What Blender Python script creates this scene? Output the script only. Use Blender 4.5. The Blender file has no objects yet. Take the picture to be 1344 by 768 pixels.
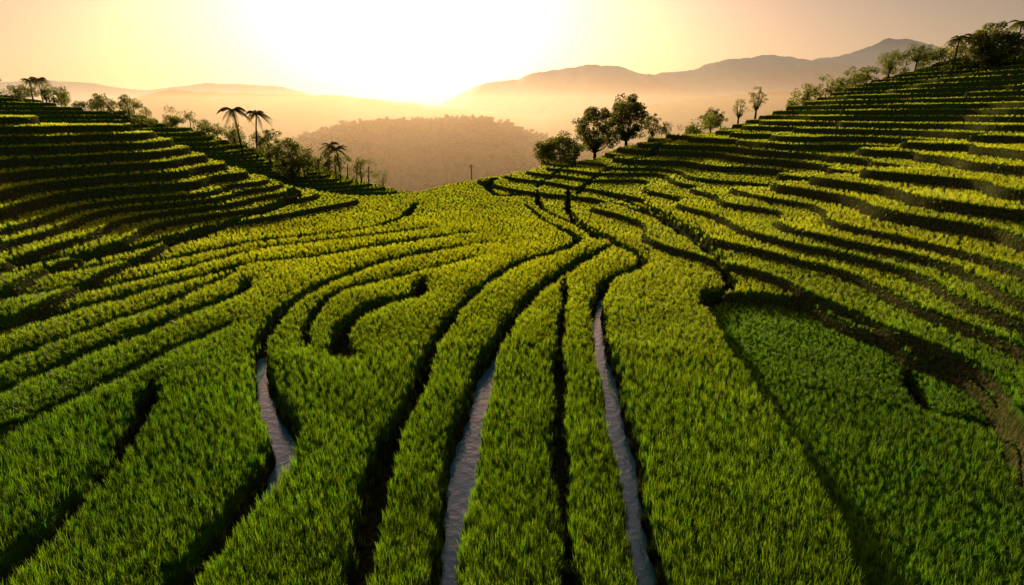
import bpy, math, numpy as np, random
from mathutils import Vector
random.seed(3); rng=np.random.default_rng(5)
sc=bpy.context.scene
CAMZ=7.0; PITCH=math.radians(17.4); F=747.0
cp,sp=math.cos(PITCH),math.sin(PITCH)
# survey helpers: turn a bearing/dip read off the photograph into a world position on the ground
def ray(u,v):
    dx=(u-672)/F; dy=(384-v)/F
    yd=cp+dy*sp; zd=-sp+dy*cp
    return dx/yd, zd/yd
def gnd(u,v,z=0.0):
    tx,s=ray(u,v); y=(z-CAMZ)/s
    return (round(tx*y,2),round(y,2))

# ---------------- terrain base ----------------
CP=np.array([
(-25,2,.9),(-14,2,0),(0,2,0),(6,2,0),(9,2,0),(12,2,.4),(20,2,2.3),(34,2,4.5),
(-25,8,1.2),(-14,8,0),(-5,8,0),(2,8,0),(6,8,0),(9,8,.02),(11.5,8,.3),(14,8,1.1),(18,8,2),(27,8,3.6),
(-26,16,2.6),(-20,16,.3),(-14,16,0),(-5,16,0),(3,16,0),(7,16,0),(10,16,.05),(12.5,16,.4),(15,16,1.2),(20,16,2.5),(28,16,4),(40,16,6.2),
(-40,28,7),(-30,28,4),(-24,28,2),(-19,28,.4),(-12,28,0),(-3,28,.0),(6,28,.05),(11,28,.4),(14,28,1.0),(21,28,3),(30,28,4.3),(45,28,7.5),
(-45,38,7.5),(-36,38,5.8),(-27,38,3.4),(-20,38,.9),(-15,38,.1),(-6,38,.0),(4,38,.1),(12,38,.8),(20,38,2.6),(30,38,4.4),(42,38,6.8),(60,38,10.5),
(-48,45,7.4),(-39,45,7.1),(-32,48,5.6),(-27,48,3.7),(-22.6,48,2.3),(-18.8,48,.9),(-12,47,.15),(-7,47,.0),(2,48,.1),(11,48,1.0),
(-50,58,5),(-38,58,2.5),(-28,58,.5),(-18,58,-1.5),(-10,58,-.8),
(-60,70,3),(-45,70,-.5),(-30,70,-3.5),(-18,70,-4.5),(-8,70,-2.5),
(-80,90,9.9),(-60,90,7),(-43,90,3),(-27,85,-1),(-13,78,-3.8),
(-2.5,60,.2),(4.5,70,1.3),(12,75,2.3),(19,80,3.5),(30,85,4.9),(41,85,8),(53,80,11.8),(72,80,16),
(8,60,1.2),(16,60,2.3),(26,60,4),(36,60,5.6),(50,60,8.6),(62,60,11),
(-2,78,-3),(10,90,-2),(25,105,-2),(45,105,4),(60,105,10),(85,100,16),(100,130,12),(40,130,-8),(0,110,-14),(-30,110,-10),
(-60,115,0),(-100,115,6),(-100,140,-6),(0,140,-22),(70,150,-8),(-50,150,-16),(-110,90,12),(-90,60,9),(100,70,20),(110,30,20),(-90,20,12),
(-130,170,-22),(130,170,-5),(0,180,-28),(-60,190,-28),(60,190,-26)],dtype=float)
def tps_fit(P):
    n=len(P); X=P[:,:2]/50
    d2=((X[:,None]-X[None])**2).sum(-1)
    K=np.where(d2>0,.5*d2*np.log(np.maximum(d2,1e-12)),0)+np.eye(n)*2e-4
    A=np.zeros((n+3,n+3));A[:n,:n]=K;A[:n,n]=1;A[:n,n+1:]=X;A[n,:n]=1;A[n+1:,:n]=X.T
    return np.linalg.solve(A,np.r_[P[:,2],0,0,0])
W=tps_fit(CP)
def tps(x,y):
    x=np.asarray(x)/50;y=np.asarray(y)/50
    o=W[-3]+W[-2]*x+W[-1]*y
    for (a,b,_),w in zip(CP,W[:-3]):
        d2=(x-a/50)**2+(y-b/50)**2
        o=o+w*.5*d2*np.log(np.maximum(d2,1e-12))
    return o
GX0,GY0,GS=-150.,-5.,.25
gx=np.arange(GX0,150.01,GS); gy=np.arange(GY0,175.01,GS)
GXX,GYY=np.meshgrid(gx,gy)
def wig(x,y):
    return (np.sin(x*.31+1.3*np.sin(y*.17))*np.cos(y*.23+1.1*np.sin(x*.13+2))+.5*np.sin(x*.63+y*.41+1.7*np.sin(y*.29)))
def sstep(t): t=np.clip(t,0,1); return t*t*(3-2*t)
xw=GXX+1.1*np.sin(GYY*.22+.7)+.5*np.sin(GYY*.61+2+GXX*.1)
yw=GYY+1.0*np.sin(GXX*.25)+.5*np.sin(GXX*.53+1)
H0=tps(xw,yw)
amp=.30*sstep((np.abs(H0)-.5)/2.0)+.16*sstep((GYY-28)/8)*sstep((90-GYY)/10)*sstep((GXX-2)/5)
H0=H0+amp*wig(GXX,GYY)
gyv,gxv=np.gradient(H0,GS)
SL=np.hypot(gxv,gyv)
def bil(A,x,y):
    fx=np.clip((x-GX0)/GS,0,A.shape[1]-1.001);fy=np.clip((y-GY0)/GS,0,A.shape[0]-1.001)
    i=fx.astype(int);j=fy.astype(int);a=fx-i;b=fy-j
    return (A[j,i]*(1-a)+A[j,i+1]*a)*(1-b)+(A[j+1,i]*(1-a)+A[j+1,i+1]*a)*b

# ---------------- irrigation furrows ----------------
def catmull(P,n=10):
    P=[np.array(p,float) for p in P];P=[2*P[0]-P[1]]+P+[2*P[-1]-P[-2]];o=[]
    for i in range(1,len(P)-2):
        for k in range(n):
            t=k/n;a,b,c,d=P[i-1:i+3]
            o.append(.5*((2*b)+(-a+c)*t+(2*a-5*b+4*c-d)*t*t+(-a+3*b-3*c+d)*t**3))
    o.append(P[-2]);return np.array(o)
FP={
'F1':([(745,255),(750,285),(800,315),(842,338),(835,352),(800,365),(785,395),(790,440),(805,500),(820,570),(838,650),(858,768),(880,900)],.22,.7),
'F2':([(800,322),(755,345),(700,385),(660,435),(635,480),(620,540),(602,610),(592,680),(585,768),(575,900)],.25,.65),
'F3':([(690,270),(715,290),(757,312),(735,328),(680,345),(620,385),(575,440),(550,500),(515,570),(490,640),(465,768),(440,900)],.17,.7),
'F4':([(640,318),(560,330),(480,350),(400,385),(350,430),(338,465),(350,520),(372,555),(365,590),(330,640),(280,710),(235,768),(150,900)],.22,.7),
'F5':([(555,365),(545,385),(490,400),(455,425),(445,455),(460,464)],.33,.7),
'F5b':([(620,338),(520,362),(440,385),(405,420),(400,455)],.13,.5),
'F6':([(325,366),(315,382),(270,400),(200,428),(100,468),(0,510),(-120,570)],.30,.7),
'F7':([(742,362),(740,400),(735,440),(735,520),(735,600),(745,700),(752,768),(760,900)],.08,.5),
'F8':([(800,270),(870,300),(930,340),(958,372),(930,385),(925,400)],.18,.5),
'F8c':([(1195,470),(1215,510),(1260,530),(1305,540)],.14,.4),
'F9':([(200,500),(185,540),(135,615),(60,695),(0,745),(-80,820)],.18,.6),
'F10':([(300,425),(230,455),(120,510),(0,570),(-90,620)],.14,.5),
'L2':([(620,305),(520,318),(420,335),(330,345),(250,365),(120,400),(0,435),(-80,460)],.24,.65),
'L3':([(310,355),(220,395),(120,430),(0,472),(-80,500)],.18,.5),
'L5':([(560,300),(460,312),(350,325),(200,362),(0,408)],.20,.6),
'L6':([(545,268),(530,285),(480,300),(400,310),(330,318),(200,345),(0,385)],.24,.6),
'L7':([(392,262),(380,275),(330,292),(250,315),(150,343),(0,378)],.42,.5),
'R1':([(795,262),(850,285),(905,315),(950,350)],.14,.5),
'R2':([(652,238),(640,246),(655,258),(680,256)],.4,.7),
'C1':([(705,255),(712,275),(760,298),(790,318)],.16,.5),
'C2':([(940,205),(900,215),(850,235),(790,245),(755,262)],.28,.6),
'C3':([(900,200),(830,215),(760,232),(700,252)],.28,.5),
}
FUR={}
for k,(p,w,d) in FP.items(): FUR[k]=([gnd(*a) for a in p],w,d)
CUR={k:(catmull(q),w,d) for k,(q,w,d) in FUR.items()}
PLOT=catmull([gnd(*a) for a in [(925,392),(958,384),(1040,393),(1120,424),(1190,464),(1260,486),(1305,520),(1335,575),(1370,650),(1450,900),(1190,900),(1140,768),(1100,680),(1060,600),(1010,530),(955,450),(925,392)]],5)
def poly_sd(x,y,C):
    best=np.full(len(x),1e9);ins=np.zeros(len(x),bool)
    for i in range(len(C)-1):
        a=C[i];b=C[i+1];ab=b-a;L=ab@ab+1e-12
        t=np.clip(((x-a[0])*ab[0]+(y-a[1])*ab[1])/L,0,1)
        best=np.minimum(best,(x-a[0]-t*ab[0])**2+(y-a[1]-t*ab[1])**2)
        if a[1]!=b[1]:
            c=((a[1]>y)!=(b[1]>y))&(x<(b[0]-a[0])*(y-a[1])/(b[1]-a[1])+a[0]);ins^=c
    return np.where(ins,-1,1)*np.sqrt(best)
def furrow(x,y):
    dep=np.zeros_like(x);edge=np.full_like(x,9.)
    for k,(c,w,d) in CUR.items():
        m=(x>c[:,0].min()-1)&(x<c[:,0].max()+1)&(y>c[:,1].min()-1)&(y<c[:,1].max()+1)
        idx=np.nonzero(m)[0]
        if len(idx)==0: continue
        xs=x[idx];ys=y[idx];best=np.full(len(idx),1e9);tt=np.zeros(len(idx))
        n=len(c)-1
        for i in range(n):
            a=c[i];b=c[i+1];ab=b-a;L=ab@ab+1e-12
            t=np.clip(((xs-a[0])*ab[0]+(ys-a[1])*ab[1])/L,0,1)
            dd=(xs-a[0]-t*ab[0])**2+(ys-a[1]-t*ab[1])**2
            mm=dd<best;best[mm]=dd[mm];tt[mm]=((i+t)/n)[mm]
        dist=np.sqrt(best)+.05*np.sin(xs*3.1+ys*1.3)+.03*np.sin(ys*7+xs*4)
        wl=w*(.85+.25*np.sin(tt*11+w*30))*np.clip(np.minimum(tt,1.02-tt)*14,.35,1)
        e=dist-wl
        dp=d*(1-sstep(e/.16))
        dep[idx]=np.maximum(dep[idx],dp);edge[idx]=np.minimum(edge[idx],e)
    idx=np.nonzero((x>3)&(x<16)&(y>2)&(y<24))[0]
    if len(idx):
        sd=poly_sd(x[idx],y[idx],PLOT)+.05*np.sin(x[idx]*2.1+y[idx]*1.7)
        dep[idx]+=.42*sstep((.12-sd)/.26)
        edge[idx]=np.minimum(edge[idx],np.where(np.abs(sd)<.1,np.abs(sd)-.02,9))
    return dep,edge
def lev(h):
    q=np.where(h<1.44,h/.36,4+(h-1.44)/.62)
    st=np.where(h<1.44,.36,.62);return q,st
def inv(q): return np.where(q<4,q*.36,1.44+(q-4)*.62)
OFF=.24
def terrain(x,y,full=False):
    h=bil(H0,x,y);s=np.maximum(bil(SL,x,y),.015)
    q,st=lev(h-OFF);n=np.floor(q);t=q-n
    dd=t*st/s;db=(1-t)*st/s
    wr=.17
    z0=inv(n-1)+OFF;z1=inv(n)+OFF
    z=z0+(z1-z0)*sstep(dd/wr)
    real=sstep((s-.015)/.015)
    z=z+.09*np.exp(-((dd-wr-.10)/.11)**2)*real+.15*(t-.5)*st+.12
    r=np.hypot(x,y)
    nat=sstep((r-118)/20)
    z=z*(1-nat)+h*nat
    riser=np.where(dd<wr+.06,1.,0.)*(1-nat)
    dep,edge=furrow(x,y)
    z=z-dep-.16*np.exp(-np.maximum(edge,0)/.35)*sstep((40-r)/10)
    z=z+.02*np.sin(x*2.1+y)*np.sin(y*1.7)
    te=np.minimum(dd-wr,db+.5)
    if full: return z,te,edge,h
    return z,np.maximum(riser,(edge<.1)*1.),np.minimum(te,edge),h

def mesh_from(name,V,Fc,mat,smooth=True,attrs=None):
    me=bpy.data.meshes.new(name);Fc=np.asarray(Fc,np.int32)
    me.vertices.add(len(V));me.vertices.foreach_set('co',np.asarray(V,np.float32).ravel())
    k=Fc.shape[1];me.loops.add(Fc.size);me.loops.foreach_set('vertex_index',Fc.ravel())
    me.polygons.add(len(Fc));me.polygons.foreach_set('loop_start',np.arange(0,Fc.size,k,dtype=np.int32))
    me.update(calc_edges=True)
    me.polygons.foreach_set('use_smooth',np.full(len(Fc),smooth))
    for an,av in (attrs or {}).items():
        at=me.attributes.new(an,'FLOAT','POINT');at.data.foreach_set('value',np.asarray(av,np.float32))
    if mat: me.materials.append(mat)
    return bpy.data.objects.new(name,me)
def link(o): sc.collection.objects.link(o);return o
def gridfaces(nr,nc):
    i=np.arange(nr-1)[:,None]*nc+np.arange(nc-1)[None]
    i=i.ravel();return np.stack([i,i+1,i+nc+1,i+nc],1)

# ---------------- materials ----------------
def newmat(n):
    m=bpy.data.materials.new(n);m.use_nodes=True;m.node_tree.nodes.clear();return m,m.node_tree.nodes,m.node_tree.links
def N(ns,t,**k):
    n=ns.new(t)
    for a,b in k.items(): setattr(n,a,b)
    return n
def ramp(ns,stops):
    r=ns.new('ShaderNodeValToRGB');e=r.color_ramp.elements
    e[0].position,e[0].color=stops[0][0],(*stops[0][1],1);e[1].position,e[1].color=stops[1][0],(*stops[1][1],1)
    for p,c in stops[2:]:
        q=e.new(p);q.color=(*c,1)
    return r
def ground_mat():
    m,ns,l=newmat('terrace_ground')
    out=N(ns,'ShaderNodeOutputMaterial');b=N(ns,'ShaderNodeBsdfPrincipled');b.inputs['Roughness'].default_value=1
    b.inputs['Specular IOR Level'].default_value=0
    g=N(ns,'ShaderNodeNewGeometry')
    n1=N(ns,'ShaderNodeTexNoise');n1.inputs['Scale'].default_value=1.7;n1.inputs['Detail'].default_value=8
    l.new(g.outputs['Position'],n1.inputs['Vector'])
    n2=N(ns,'ShaderNodeTexNoise');n2.inputs['Scale'].default_value=9;n2.inputs['Detail'].default_value=6
    l.new(g.outputs['Position'],n2.inputs['Vector'])
    soil=ramp(ns,[(.3,(.022,.026,.007)),(.7,(.13,.085,.035)),(.5,(.055,.060,.015))]);l.new(n2.outputs[0],soil.inputs[0])
    grs=ramp(ns,[(.3,(.03,.08,.006)),(.7,(.07,.15,.012))]);l.new(n1.outputs[0],grs.inputs[0])
    a=N(ns,'ShaderNodeAttribute',attribute_name='bank')
    mx=N(ns,'ShaderNodeMix',data_type='RGBA');l.new(a.outputs['Fac'],mx.inputs[0]);l.new(grs.outputs[0],mx.inputs[6]);l.new(soil.outputs[0],mx.inputs[7])
    l.new(mx.outputs[2],b.inputs['Base Color'])
    bp=N(ns,'ShaderNodeBump');bp.inputs['Strength'].default_value=.8;bp.inputs['Distance'].default_value=.1
    l.new(n2.outputs[0],bp.inputs['Height']);l.new(bp.outputs[0],b.inputs['Normal']);l.new(b.outputs[0],out.inputs[0]);return m
def leaf_mat(name,dk,lt,tr,fac=.5,sp=.25,ro=.5,backlit_crop=None):
    m,ns,l=newmat(name)
    out=N(ns,'ShaderNodeOutputMaterial')
    a=N(ns,'ShaderNodeAttribute',attribute_name='tip')
    oi=N(ns,'ShaderNodeObjectInfo')
    g=N(ns,'ShaderNodeNewGeometry');n1=N(ns,'ShaderNodeTexNoise');n1.inputs['Scale'].default_value=.25;n1.inputs['Detail'].default_value=3
    l.new(g.outputs['Position'],n1.inputs['Vector'])
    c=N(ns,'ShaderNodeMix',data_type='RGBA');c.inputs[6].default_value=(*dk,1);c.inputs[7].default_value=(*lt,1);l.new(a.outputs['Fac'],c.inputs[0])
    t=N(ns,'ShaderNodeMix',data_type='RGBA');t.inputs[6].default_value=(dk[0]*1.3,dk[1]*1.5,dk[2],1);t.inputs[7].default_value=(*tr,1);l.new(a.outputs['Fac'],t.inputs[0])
    mr=N(ns,'ShaderNodeMapRange');mr.inputs[3].default_value=.75;mr.inputs[4].default_value=1.25
    l.new(oi.outputs['Random'],mr.inputs[0]);vv=mr.outputs[0]
    if backlit_crop:
        # plot-to-plot crop tone plus painted backlight: dark near rice, glowing yellow-green further off
        ra=N(ns,'ShaderNodeAttribute',attribute_name='backlit_crop',attribute_type='INSTANCER')
        for dst,base,rp in((c,lt,backlit_crop[0]),(t,tr,backlit_crop[1])):
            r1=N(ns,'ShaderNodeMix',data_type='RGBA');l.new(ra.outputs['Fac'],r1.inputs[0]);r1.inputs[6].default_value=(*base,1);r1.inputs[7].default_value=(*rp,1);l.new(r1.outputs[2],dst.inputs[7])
    hs=N(ns,'ShaderNodeHueSaturation');hs2=N(ns,'ShaderNodeHueSaturation')
    mr2=N(ns,'ShaderNodeMapRange');mr2.inputs[1].default_value=.3;mr2.inputs[2].default_value=.7;mr2.inputs[3].default_value=.8;mr2.inputs[4].default_value=1.2;l.new(n1.outputs[0],mr2.inputs[0])
    mm=N(ns,'ShaderNodeMath',operation='MULTIPLY');l.new(vv,mm.inputs[0]);l.new(mr2.outputs[0],mm.inputs[1])
    mr3=N(ns,'ShaderNodeMapRange');mr3.inputs[3].default_value=.485;mr3.inputs[4].default_value=.505;l.new(oi.outputs['Random'],mr3.inputs[0])
    for h,s in((hs,c),(hs2,t)):
        l.new(s.outputs[2],h.inputs['Color']);l.new(mm.outputs[0],h.inputs['Value']);l.new(mr3.outputs[0],h.inputs['Hue'])
    d=N(ns,'ShaderNodeBsdfPrincipled');d.inputs['Roughness'].default_value=ro;d.inputs['Specular IOR Level'].default_value=sp;l.new(hs.outputs[0],d.inputs['Base Color'])
    tt=N(ns,'ShaderNodeBsdfTranslucent');l.new(hs2.outputs[0],tt.inputs['Color'])
    mx=N(ns,'ShaderNodeMixShader');mx.inputs[0].default_value=fac;l.new(d.outputs[0],mx.inputs[1]);l.new(tt.outputs[0],mx.inputs[2]);l.new(mx.outputs[0],out.inputs[0]);return m
def simple(name,c1,c2,scale=3,rough=.9):
    m,ns,l=newmat(name);out=N(ns,'ShaderNodeOutputMaterial');b=N(ns,'ShaderNodeBsdfPrincipled');b.inputs['Roughness'].default_value=rough
    b.inputs['Specular IOR Level'].default_value=.1
    g=N(ns,'ShaderNodeNewGeometry');n=N(ns,'ShaderNodeTexNoise');n.inputs['Scale'].default_value=scale;n.inputs['Detail'].default_value=8;l.new(g.outputs['Position'],n.inputs['Vector'])
    r=ramp(ns,[(.35,c1),(.65,c2)]);l.new(n.outputs[0],r.inputs[0]);l.new(r.outputs[0],b.inputs['Base Color']);l.new(b.outputs[0],out.inputs[0]);return m
M_ground=ground_mat()
M_rice=leaf_mat('rice_leaf',(.012,.055,.003),(.040,.16,.006),(.20,.44,.010),.68,.5,.42,backlit_crop=((.28,.44,.010),(1,.99,.02)))
M_leaf=leaf_mat('tree_leaf',(.035,.06,.012),(.08,.12,.02),(.45,.40,.05),.55)
M_canopy=leaf_mat('forest_leaf',(.02,.035,.01),(.04,.06,.015),(.08,.08,.02),.3)
M_bark=simple('bark',(.03,.022,.015),(.08,.06,.04),6)
M_hill=simple('forest_hill',(.02,.035,.015),(.05,.065,.03),.03)
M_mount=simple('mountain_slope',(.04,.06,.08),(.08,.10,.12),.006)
def water_mat():
    m,ns,l=newmat('paddy_water');out=N(ns,'ShaderNodeOutputMaterial');b=N(ns,'ShaderNodeBsdfPrincipled')
    b.inputs['Base Color'].default_value=(.14,.38,.44,1);b.inputs['Roughness'].default_value=.05;b.inputs['IOR'].default_value=1.6;b.inputs['Specular IOR Level'].default_value=1
    n=N(ns,'ShaderNodeTexNoise');n.inputs['Scale'].default_value=5;n.inputs['Detail'].default_value=5;g=N(ns,'ShaderNodeNewGeometry');l.new(g.outputs['Position'],n.inputs['Vector'])
    bp=N(ns,'ShaderNodeBump');bp.inputs['Strength'].default_value=.6;bp.inputs['Distance'].default_value=.03;l.new(n.outputs[0],bp.inputs['Height']);l.new(bp.outputs[0],b.inputs['Normal'])
    l.new(b.outputs[0],out.inputs[0]);return m
M_water=water_mat()

# ---------------- terrain mesh ----------------
nr,nc=1050,1350
r=3.5*np.exp(np.linspace(0,math.log(150/3.5),nr));th=np.radians(np.linspace(-60,60,nc))
R,T=np.meshgrid(r,th,indexing='ij');X=(R*np.sin(T)).ravel();Y=(R*np.cos(T)).ravel()
Z,bank,edge,h=terrain(X,Y)
link(mesh_from('terraced_ground',np.stack([X,Y,Z],1),gridfaces(nr,nc)[:,::-1],M_ground,True,{'bank':bank}))
nr2,nc2=160,240
r2=146*np.exp(np.linspace(0,math.log(7000/146),nr2));th2=np.radians(np.linspace(-75,75,nc2))
R2,T2=np.meshgrid(r2,th2,indexing='ij');X2=(R2*np.sin(T2)).ravel();Y2=(R2*np.cos(T2)).ravel()
def valley(x,y):
    rr=np.hypot(x,y);k=sstep((rr-146)/90);return bil(H0,x,y)*(1-k)+(-32+3*np.sin(x*.02)*np.cos(y*.015))*k-.4
link(mesh_from('valley_floor',np.stack([X2,Y2,valley(X2,Y2)],1),gridfaces(nr2,nc2)[:,::-1],M_hill))

def water(key,t0,t1,hw,zo):
    c,w,d=CUR[key];n=len(c);c=c[int(t0*n):max(int(t1*n),2)]
    tg=np.gradient(c,axis=0);tg/=np.linalg.norm(tg,axis=1)[:,None];nm=np.stack([-tg[:,1],tg[:,0]],1)
    zz=terrain(c[:,0],c[:,1])[0]
    zz=np.convolve(np.pad(zz,3,'edge'),np.ones(7)/7,'valid')+zo
    V=np.concatenate([np.c_[c+nm*hw,zz],np.c_[c-nm*hw,zz]]);m=len(c);i=np.arange(m-1)
    link(mesh_from('water_channel',V,np.stack([i,i+1,i+1+m,i+m],1),M_water))
water('F1',.42,1,.36,.05);water('F2',.30,1,.38,.05);water('F4',.36,.72,.38,.07)

# ---------------- rice ----------------
def tuft(nb,hgt,wid,spread,seed,segs=4):
    q=np.random.default_rng(seed);V=[];Fc=[];tip=[]
    for b in range(nb):
        a=q.uniform(0,2*math.pi);L=hgt*q.uniform(.7,1.15);lean=q.uniform(.08,.75)*spread;w=wid*q.uniform(.7,1.2)
        bx,by=q.normal(0,.025,2);ca,sa=math.cos(a),math.sin(a);tw=a+math.pi/2+q.uniform(-.5,.5)
        s0=len(V)
        for i in range(segs+1):
            t=i/segs;o=lean*L*(t**1.8);z=L*(t-.35*lean*t**2.5)
            ww=w*(1-t**2.2)*.5+.0006
            V+= [(bx+ca*o+math.cos(tw)*ww,by+sa*o+math.sin(tw)*ww,z),(bx+ca*o-math.cos(tw)*ww,by+sa*o-math.sin(tw)*ww,z)]
            tip+=[t**.7,t**.7]
        for i in range(segs): Fc.append((s0+2*i,s0+2*i+1,s0+2*i+3,s0+2*i+2))
    return np.array(V),np.array(Fc),np.array(tip)
def tuft_coll(name,n,*a,**k):
    col=bpy.data.collections.new(name)
    for i in range(n):
        V,Fc,tp=tuft(*a,seed=i+10,**k);col.objects.link(mesh_from(name,V,Fc,M_rice,True,{'tip':tp}))
    return col
def scatter(name,P,rot,scl,col,backlit_crop=None):
    me=bpy.data.meshes.new(name);me.vertices.add(len(P));me.vertices.foreach_set('co',P.astype(np.float32).ravel())
    a=me.attributes.new('rot','FLOAT_VECTOR','POINT');a.data.foreach_set('vector',rot.astype(np.float32).ravel())
    a=me.attributes.new('scl','FLOAT','POINT');a.data.foreach_set('value',scl.astype(np.float32))
    if backlit_crop is not None:
        a=me.attributes.new('backlit_crop','FLOAT','POINT');a.data.foreach_set('value',backlit_crop.astype(np.float32))
    o=link(bpy.data.objects.new(name,me));md=o.modifiers.new('scatter','NODES')
    g=bpy.data.node_groups.new(name,'GeometryNodeTree');g.interface.new_socket('Geometry',in_out='INPUT',socket_type='NodeSocketGeometry');g.interface.new_socket('Geometry',in_out='OUTPUT',socket_type='NodeSocketGeometry')
    ns=g.nodes;l=g.links;i=ns.new('NodeGroupInput');u=ns.new('NodeGroupOutput');ip=ns.new('GeometryNodeInstanceOnPoints')
    ci=ns.new('GeometryNodeCollectionInfo');ci.inputs[0].default_value=col;ci.inputs['Separate Children'].default_value=True;ci.inputs['Reset Children'].default_value=True
    m2p=ns.new('GeometryNodeMeshToPoints');l.new(i.outputs[0],m2p.inputs[0]);l.new(m2p.outputs[0],ip.inputs['Points']);l.new(ci.outputs[0],ip.inputs['Instance']);ip.inputs['Pick Instance'].default_value=True
    r_=ns.new('GeometryNodeInputNamedAttribute');r_.data_type='FLOAT_VECTOR';r_.inputs[0].default_value='rot';s_=ns.new('GeometryNodeInputNamedAttribute');s_.data_type='FLOAT';s_.inputs[0].default_value='scl'
    l.new(r_.outputs[0],ip.inputs['Rotation']);l.new(s_.outputs[0],ip.inputs['Scale']);l.new(ip.outputs[0],u.inputs[0]);md.node_group=g;return o
def vn(x,y):
    return .5+.25*np.sin(x*.21+1.7*np.sin(y*.11+1))+.25*np.sin(y*.19+1.3*np.sin(x*.15+2)+.7)
def field(name,r0,r1,sp0,col,s0,s1,clear,ang=50,wsc=.45):
    pts=[];rr=r0
    while rr<r1:
        s=sp0*(rr/r0)**.75;n=int(2*math.radians(ang)*rr/s)
        t=np.radians(-ang)+(np.arange(n)+rng.uniform(-.45,.45,n))*s/rr;q=rr+rng.uniform(-.45,.45,n)*s
        pts.append(np.stack([q*np.sin(t),q*np.cos(t)],1));rr+=s
    P=np.concatenate(pts);z,te,fe,h=terrain(P[:,0],P[:,1],True)
    ok=(te>clear)&(fe>clear)
    patch=np.sin(P[:,0]*1.3+2*np.sin(P[:,1]*.6))*np.sin(P[:,1]*.9+P[:,0]*.3)
    weed=(te<=clear)&(fe>clear)&(rng.uniform(0,1,len(z))<.62+.3*patch)
    m=ok|weed;P=P[m];z=z[m];h=h[m];wd=weed[m];n=len(P);x=P[:,0];y=P[:,1]
    rot=np.stack([rng.normal(0,.10,n),rng.normal(0,.10,n),rng.uniform(0,6.28,n)],1)
    pv=1+.10*np.sin(x*.9+np.sin(y*.5)*2)*np.sin(y*.7+1)
    lvl=np.floor(lev(h-OFF)[0]);cell=np.floor((y+x*.4)/14+np.sin(lvl*2.3)*2)
    hsh=np.sin(lvl*12.9898+cell*78.233)*43758.5453;hsh=hsh-np.floor(hsh)
    rp=.10+.88*sstep((y-8)/24)+.28*(vn(x,y)-.5)  # painted light: rice yellows and brightens with distance, as if lit from behind
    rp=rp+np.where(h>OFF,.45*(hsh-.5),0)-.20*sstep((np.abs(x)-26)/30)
    sd=np.full(n,9.);k=(x>3)&(x<16)&(y<24)
    if k.any(): sd[k]=poly_sd(x[k],y[k],PLOT)
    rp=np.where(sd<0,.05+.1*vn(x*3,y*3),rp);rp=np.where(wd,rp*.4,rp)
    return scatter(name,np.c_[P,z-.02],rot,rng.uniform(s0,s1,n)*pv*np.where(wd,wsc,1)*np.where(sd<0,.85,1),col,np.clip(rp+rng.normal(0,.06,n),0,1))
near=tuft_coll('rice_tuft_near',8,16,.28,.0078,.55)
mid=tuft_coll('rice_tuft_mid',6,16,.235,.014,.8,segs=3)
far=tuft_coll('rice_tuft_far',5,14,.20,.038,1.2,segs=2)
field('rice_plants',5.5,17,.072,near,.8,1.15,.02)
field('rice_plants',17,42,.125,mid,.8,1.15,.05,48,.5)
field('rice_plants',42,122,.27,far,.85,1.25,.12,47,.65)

# ---------------- trees ----------------
def tube(path,rad,k=7):
    V=[];Fc=[];path=[np.array(p,float) for p in path]
    for i,p in enumerate(path):
        d=path[min(i+1,len(path)-1)]-path[max(i-1,0)];d/=np.linalg.norm(d)+1e-9
        u=np.cross(d,[.3,1,.1]);u/=np.linalg.norm(u);v=np.cross(d,u)
        for j in range(k):
            a=2*math.pi*j/k;V.append(p+rad[i]*(math.cos(a)*u+math.sin(a)*v))
    for i in range(len(path)-1):
        for j in range(k): Fc.append((i*k+j,i*k+(j+1)%k,(i+1)*k+(j+1)%k,(i+1)*k+j))
    return V,Fc
class Build:
    def __init__(s): s.V=[];s.F=[];s.n=0
    def add(s,V,Fc):
        V=np.asarray(V);s.V.append(V);s.F.append(np.asarray(Fc)+s.n);s.n+=len(V)
    def obj(s,name,mat,**k): 
        V=np.concatenate(s.V);return mesh_from(name,V,np.concatenate(s.F),mat,False,{'tip':np.clip(np.repeat(np.random.default_rng(1).uniform(.1,1,len(V)//4+1),4)[:len(V)],0,1)} if 'leaf' in mat.name else None)
def leaves(B,c,rad,n,size,q):
    d=q.normal(size=(n,3));d/=np.linalg.norm(d,axis=1)[:,None];d*=(q.uniform(.15,1,n)**.5)[:,None]
    P=np.array(c)+d*np.array(rad)
    a=q.normal(size=(n,3));a/=np.linalg.norm(a,axis=1)[:,None];b=np.cross(a,q.normal(size=(n,3)));b/=np.linalg.norm(b,axis=1)[:,None]
    s=size*q.uniform(.6,1.3,n)[:,None]
    V=np.stack([P-a*s,P+b*s*.5,P+a*s,P-b*s*.5],1).reshape(-1,3);B.add(V,np.arange(4*n).reshape(-1,4))
def gz(x,y): return float(terrain(np.array([float(x)]),np.array([float(y)]))[0][0])
def parent(name,x,y,z,parts):
    e=link(bpy.data.objects.new(name,None));e.location=(x,y,z)
    for p in parts: link(p);p.parent=e
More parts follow.
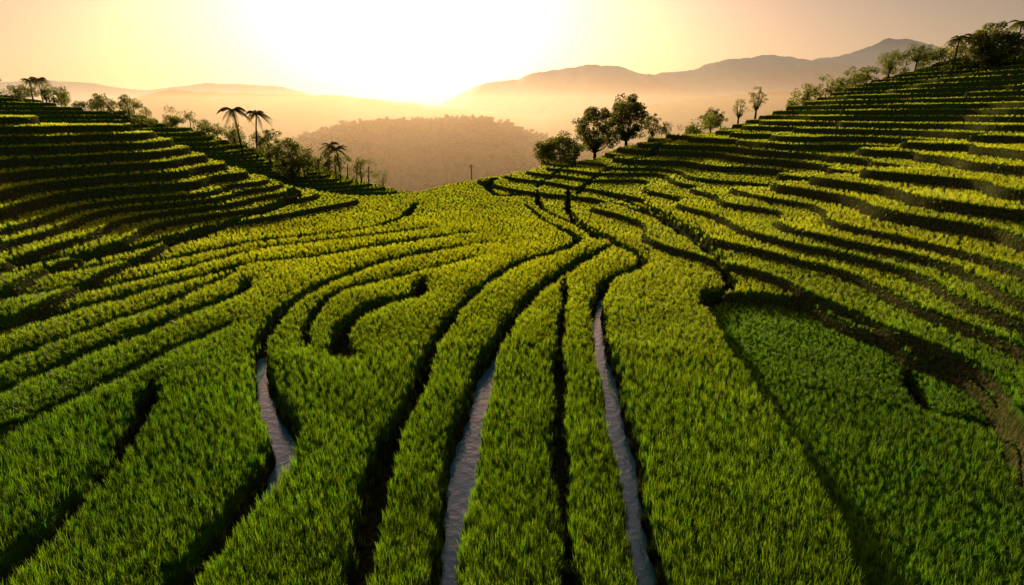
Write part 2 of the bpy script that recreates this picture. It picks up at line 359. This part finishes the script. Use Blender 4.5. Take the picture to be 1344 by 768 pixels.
def broadleaf(x,y,h,w,seed,name='broadleaf_tree',trunk=.35,lean=0,dens=1.0,z=None):
    q=np.random.default_rng(seed);B=Build();L=Build()
    tp=np.array([lean*h*.4,0,h*trunk]);B.add(*tube([(0,0,-.5),(lean*h*.12,0,h*trunk*.5),tp],[h*.035,h*.028,h*.024]))
    cc=np.array([lean*h*.8,0,h*(trunk+.92)/2]);ch=h*(.95-trunk)/2;nb=26
    for i in range(nb):
        g=math.pi*(3-5**.5)*i+q.uniform(-.3,.3);zz=1-2*(i+.5)/nb;rr=math.sqrt(1-zz*zz)*q.uniform(.45,.92)
        if zz<-.6: rr*=.7
        e=cc+np.array([math.cos(g)*rr*w*.5,math.sin(g)*rr*w*.5,zz*ch*q.uniform(.55,1.0)])
        if i%2==0:
            md=(tp+e)/2+np.array([0,0,-.03*h]);B.add(*tube([tp,md,e],[h*.015,h*.010,h*.003],5))
        rd=w*q.uniform(.10,.19)
        leaves(L,e,(rd,rd,rd*.75),int(250*dens),w*.020,q)
        leaves(L,e+q.normal(0,1,3)*rd*.6,(rd*.7,rd*.7,rd*.5),int(110*dens),w*.020,q)
    parent(name,x,y,gz(x,y) if z is None else z,[B.obj('trunk',M_bark),L.obj('foliage',M_leaf)])
def palm(x,y,h,seed,fr=2.0,name='palm_tree',z=None):
    q=np.random.default_rng(seed);B=Build();L=Build();ln=q.uniform(-.12,.12)
    top=np.array([ln*h,0,h]);B.add(*tube([(0,0,-.5),(ln*h*.3,0,h*.35),(ln*h*.6,0,h*.7),top],[h*.028,h*.02,h*.017,h*.015]))
    for i in range(19):
        a=2*math.pi*i/19*2.3+q.uniform(-.2,.2);el=q.uniform(-.5,1.25);pth=[];f=fr*q.uniform(.75,1.15)
        for k in range(9):
            t=k/8;rr=f*t*math.cos(el*.6);zz=f*(math.sin(el)*t-.85*t*t);pth.append(top+np.array([math.cos(a)*rr,math.sin(a)*rr,zz]))
        L.add(*tube(pth,[.015*fr/2]*9,3))
        sd=np.array([-math.sin(a),math.cos(a),0])
        for k in range(1,32):
            t=k/32;j=int(t*8);p=pth[j]*(1-(t*8)%1)+pth[min(j+1,8)]*((t*8)%1);dr=pth[min(j+1,8)]-pth[j];dr/=np.linalg.norm(dr)
            ll=f*.24*math.sin(math.pi*min(t*.85+.12,1))
            for s in(-1,1):
                e=p+sd*s*ll*.7+dr*ll*.5+np.array([0,0,-.5*ll]);wv=dr*.018*fr
                L.add([p-wv,p+wv,e+wv*.3,e-wv*.3],[(0,1,2,3)])
    parent(name,x,y,gz(x,y) if z is None else z,[B.obj('trunk',M_bark),L.obj('fronds',M_leaf)])
def mass(name,items,seed,dens=1.0):
    q=np.random.default_rng(seed);B=Build();L=Build()
    for (x,y,h,w) in items:
        z=gz(x,y)
        B.add(*tube([(x,y,z-.5),(x+q.normal(0,.1),y,z+h*.6)],[h*.03,h*.015],5))
        for k in range(9):
            c=np.array([x,y,z+h*q.uniform(.2,.85)])+q.normal(0,1,3)*np.array([w*.2,w*.2,0]);rd=w*q.uniform(.14,.28);leaves(L,c,(rd,rd,rd*.9),int(80*dens),w*.04,q)
    parent(name,0,0,0,[B.obj('trunks',M_bark),L.obj('foliage',M_leaf)])
def at(u,D): return ray(u,150)[0]*D
for (u,D,h,w,s) in [(783,88,9.2,7.0,1),(824,90,9.0,7.6,2)]:
    broadleaf(at(u,D),D,h,w,s,trunk=.2,dens=1.15)
broadleaf(at(735,76),76,5.2,7.0,3,trunk=.03,dens=1.1)
broadleaf(at(858,92),92,5.5,3.0,4,dens=.6)
broadleaf(at(935,92),92,4.3,3.4,5,trunk=.3)
for i,(u,D,h,w) in enumerate([(970,92,5,2.2),(992,92,5.6,2.8),(1157,88,4.5,3.4),(1190,86,3.6,4)]):
    broadleaf(at(u,D),D,h,w,20+i,dens=.4,trunk=.3)
broadleaf(56.8,76,5.4,7.6,9,lean=.5,trunk=.22,dens=1.2)
palm(54.2,75,4.6,1,1.7);palm(62.4,76,4.6,2,2.0)
palm(at(312,84),84,6.5,3,2.3);palm(at(330,85),85,6.3,4,2.1);palm(at(440,82),82,4.5,12,1.8);palm(at(425,84),84,4.5,13,1.8)
for i,(u,D,h,w) in enumerate([(375,80,6,5.8),(347,84,4.8,3.4)]):
    broadleaf(at(u,D),D,h,w,30+i,trunk=.1)
palm(at(60,95),95,3.6,6,1.8);palm(at(48,95),95,3.4,7,1.5)
q=random.Random(4)
mass('tree_line',[(at(u,92)+q.uniform(-1,1),92+q.uniform(-2,6),q.uniform(1.6,3.4),q.uniform(1.8,3.6)) for u in range(-20,330,8)],1)
mass('tree_line',[(at(u,84)+q.uniform(-1,1),82+q.uniform(-2,4),q.uniform(2.2,4.0),q.uniform(2,3.6)) for u in range(385,500,10)],2)
mass('tree_line',[(at(u,90)+q.uniform(-1,1),90+q.uniform(-2,4),q.uniform(2.,3.6),q.uniform(2,3.6)) for u in list(range(1040,1110,9))+list(range(840,960,14))+list(range(1120,1240,10))],3)

# ---------------- hills ----------------
def ridge(name,pts,D,depth,base,mat,seed,rough=.03,crag=.012):
    q=np.random.default_rng(seed);us=np.array([p[0] for p in pts],float);vs=np.array([p[1] for p in pts],float)
    NU=420;u=np.linspace(us[0],us[-1],NU);v=np.interp(u,us,vs)
    v=np.convolve(np.pad(v,3,'edge'),np.ones(7)/7,'valid')
    cx=np.array([ray(a,150)[0]*D for a in u]);cz=np.array([CAMZ+ray(a,b)[1]*D for a,b in zip(u,v)])
    for fr in (1,2.1,4.3,9,19,37): cz=cz+np.sin(cx/D*fr*22+q.uniform(0,6)+1.5*np.sin(cx/D*fr*9))*(cz-base)*crag/fr**.6
    nt=91;V=[];ph=q.uniform(0,6,8)
    for j in range(nt):
        t=j/(nt-1)*2-1
        f=1-abs(t)**1.25
        nn=0
        for k,fr in enumerate((1,2.3,5.1,11,23)): nn=nn+np.abs(np.sin(cx/D*fr*18+ph[k]+t*fr*1.7*np.sin(ph[k]+t)))/fr**.8
        nn=nn-1.3
        zz=base+(cz-base)*f+nn*(cz-base).clip(5)*rough*3*(abs(t)**.7)*(1-abs(t))**.5
        V.append(np.c_[cx,np.full_like(cx,D)+t*depth,zz])
    V=np.array(V);link(mesh_from(name,V.reshape(-1,3),gridfaces(nt,NU),mat));return V
RH=ridge('distant_hill',[(250,240),(330,215),(400,188),(440,174),(500,166),(600,162),(650,167),(700,184),(760,200),(860,215),(960,225)],350,190,-34,M_hill,1)
ridge('distant_hill',[(60,175),(170,132),(230,118),(300,120),(380,123),(450,126),(560,138),(700,152),(800,170)],760,280,-34,M_hill,2,.05)
ridge('distant_hill',[(560,175),(650,160),(720,150),(800,143),(900,132),(1000,122),(1100,112),(1200,104),(1300,108),(1450,130)],740,250,-34,M_hill,3,.05,.02)
ridge('mountain_range',[(-200,120),(-60,114),(60,104),(130,110),(200,119),(280,109),(370,112),(420,125),(520,140),(640,155)],1700,500,-34,M_mount,4,.05)
ridge('mountain_range',[(560,145),(640,108),(700,97),(760,86),(800,84),(850,98),(900,90),(950,78),(1000,72),(1040,82),(1070,80),(1110,66),(1150,47),(1190,58),(1220,76),(1300,90),(1450,100),(1600,130)],1600,500,-34,M_mount,5,.08,.022)
cl=bpy.data.collections.new('tree_crown')
for i in range(5):
    L=Build();qq=np.random.default_rng(50+i)
    for k in range(7): leaves(L,qq.normal(0,1,3)*np.array([.3,.3,.2])+np.array([0,0,.7]),(.32,.32,.28),45,.13,qq)
    L.add(*tube([(0,0,-.3),(0,0,.6)],[.06,.04],5));cl.objects.link(L.obj('tree_crown',M_canopy))
P=RH[:50].reshape(-1,3);P=P[rng.choice(len(P),5500)];P=P+rng.normal(0,1,P.shape)*np.array([1.5,1.5,0])
vx=rng.uniform(-120,90,1500);vy=rng.uniform(120,230,1500);vz=np.where(np.hypot(vx,vy)>146,valley(vx,vy),terrain(vx,vy)[0])
P=np.concatenate([P,np.c_[vx,vy,vz]]);n=len(P)
scatter('forest_canopy',P,np.c_[np.zeros(n),np.zeros(n),rng.uniform(0,6,n)],rng.uniform(1.8,4.2,n)*(1-.5*(P[:,1]<160)),cl)

B=Build();B.add(*tube([(0,0,-1),(0,0,4.2)],[.10,.07]));B.add(*tube([(-.35,0,3.9),(.35,0,3.9)],[.04,.04],4))
p=B.obj('utility_pole',M_bark);p.location=(at(617,78),78,gz(at(617,78),78));link(p)

# ---------------- haze ----------------
def haze(name,x0,x1,y0,y1,z0,z1,dens,col,g):
    V=[(x,y,z) for x in(x0,x1) for y in(y0,y1) for z in(z0,z1)]
    Fc=[(0,1,3,2),(4,6,7,5),(0,4,5,1),(2,3,7,6),(0,2,6,4),(1,5,7,3)]
    m,ns,l=newmat(name);out=N(ns,'ShaderNodeOutputMaterial');v=N(ns,'ShaderNodeVolumeScatter');v.inputs['Density'].default_value=dens;v.inputs['Color'].default_value=(*col,1);v.inputs['Anisotropy'].default_value=g
    l.new(v.outputs[0],out.inputs['Volume']);link(mesh_from(name,V,Fc,m,False))
haze('valley_mist',-900,900,92,700,-60,26,.0014,(1,.60,.36),.55)
haze('mountain_haze',-1800,1800,765,1500,-60,150,.00035,(.70,.87,1),.3)

# ---------------- light ----------------
EL=math.radians(9.5);AZ=math.radians(-9.5)
w=bpy.data.worlds.new('World');sc.world=w;w.use_nodes=True;ns=w.node_tree.nodes;bg=ns['Background'];s=ns.new('ShaderNodeTexSky');s.sky_type='NISHITA';s.sun_disc=False
s.sun_elevation=EL;s.sun_rotation=AZ;s.dust_density=3.2;s.air_density=1.1;s.ozone_density=1.8
mt=ns.new('ShaderNodeMix');mt.data_type='RGBA';mt.blend_type='MULTIPLY';mt.inputs[0].default_value=1;mt.inputs[7].default_value=(1,.71,.64,1)
w.node_tree.links.new(s.outputs[0],mt.inputs[6]);w.node_tree.links.new(mt.outputs[2],bg.inputs[0]);bg.inputs[1].default_value=.118
ld=bpy.data.lights.new('sun','SUN');ld.energy=5;ld.angle=math.radians(.5);ld.color=(1,.87,.56);lo=link(bpy.data.objects.new('sun',ld))
dv=Vector((math.sin(AZ)*math.cos(EL),math.cos(AZ)*math.cos(EL),math.sin(EL)));lo.rotation_euler=dv.to_track_quat('Z','Y').to_euler()
sc.view_settings.view_transform='Standard';sc.view_settings.look='None'
cd=bpy.data.cameras.new('camera');cd.lens=20;cd.sensor_width=36;cd.clip_end=20000;cam=link(bpy.data.objects.new('camera',cd));cam.location=(0,0,CAMZ)
cam.rotation_euler=(math.radians(90)-PITCH,0,0);sc.camera=cam
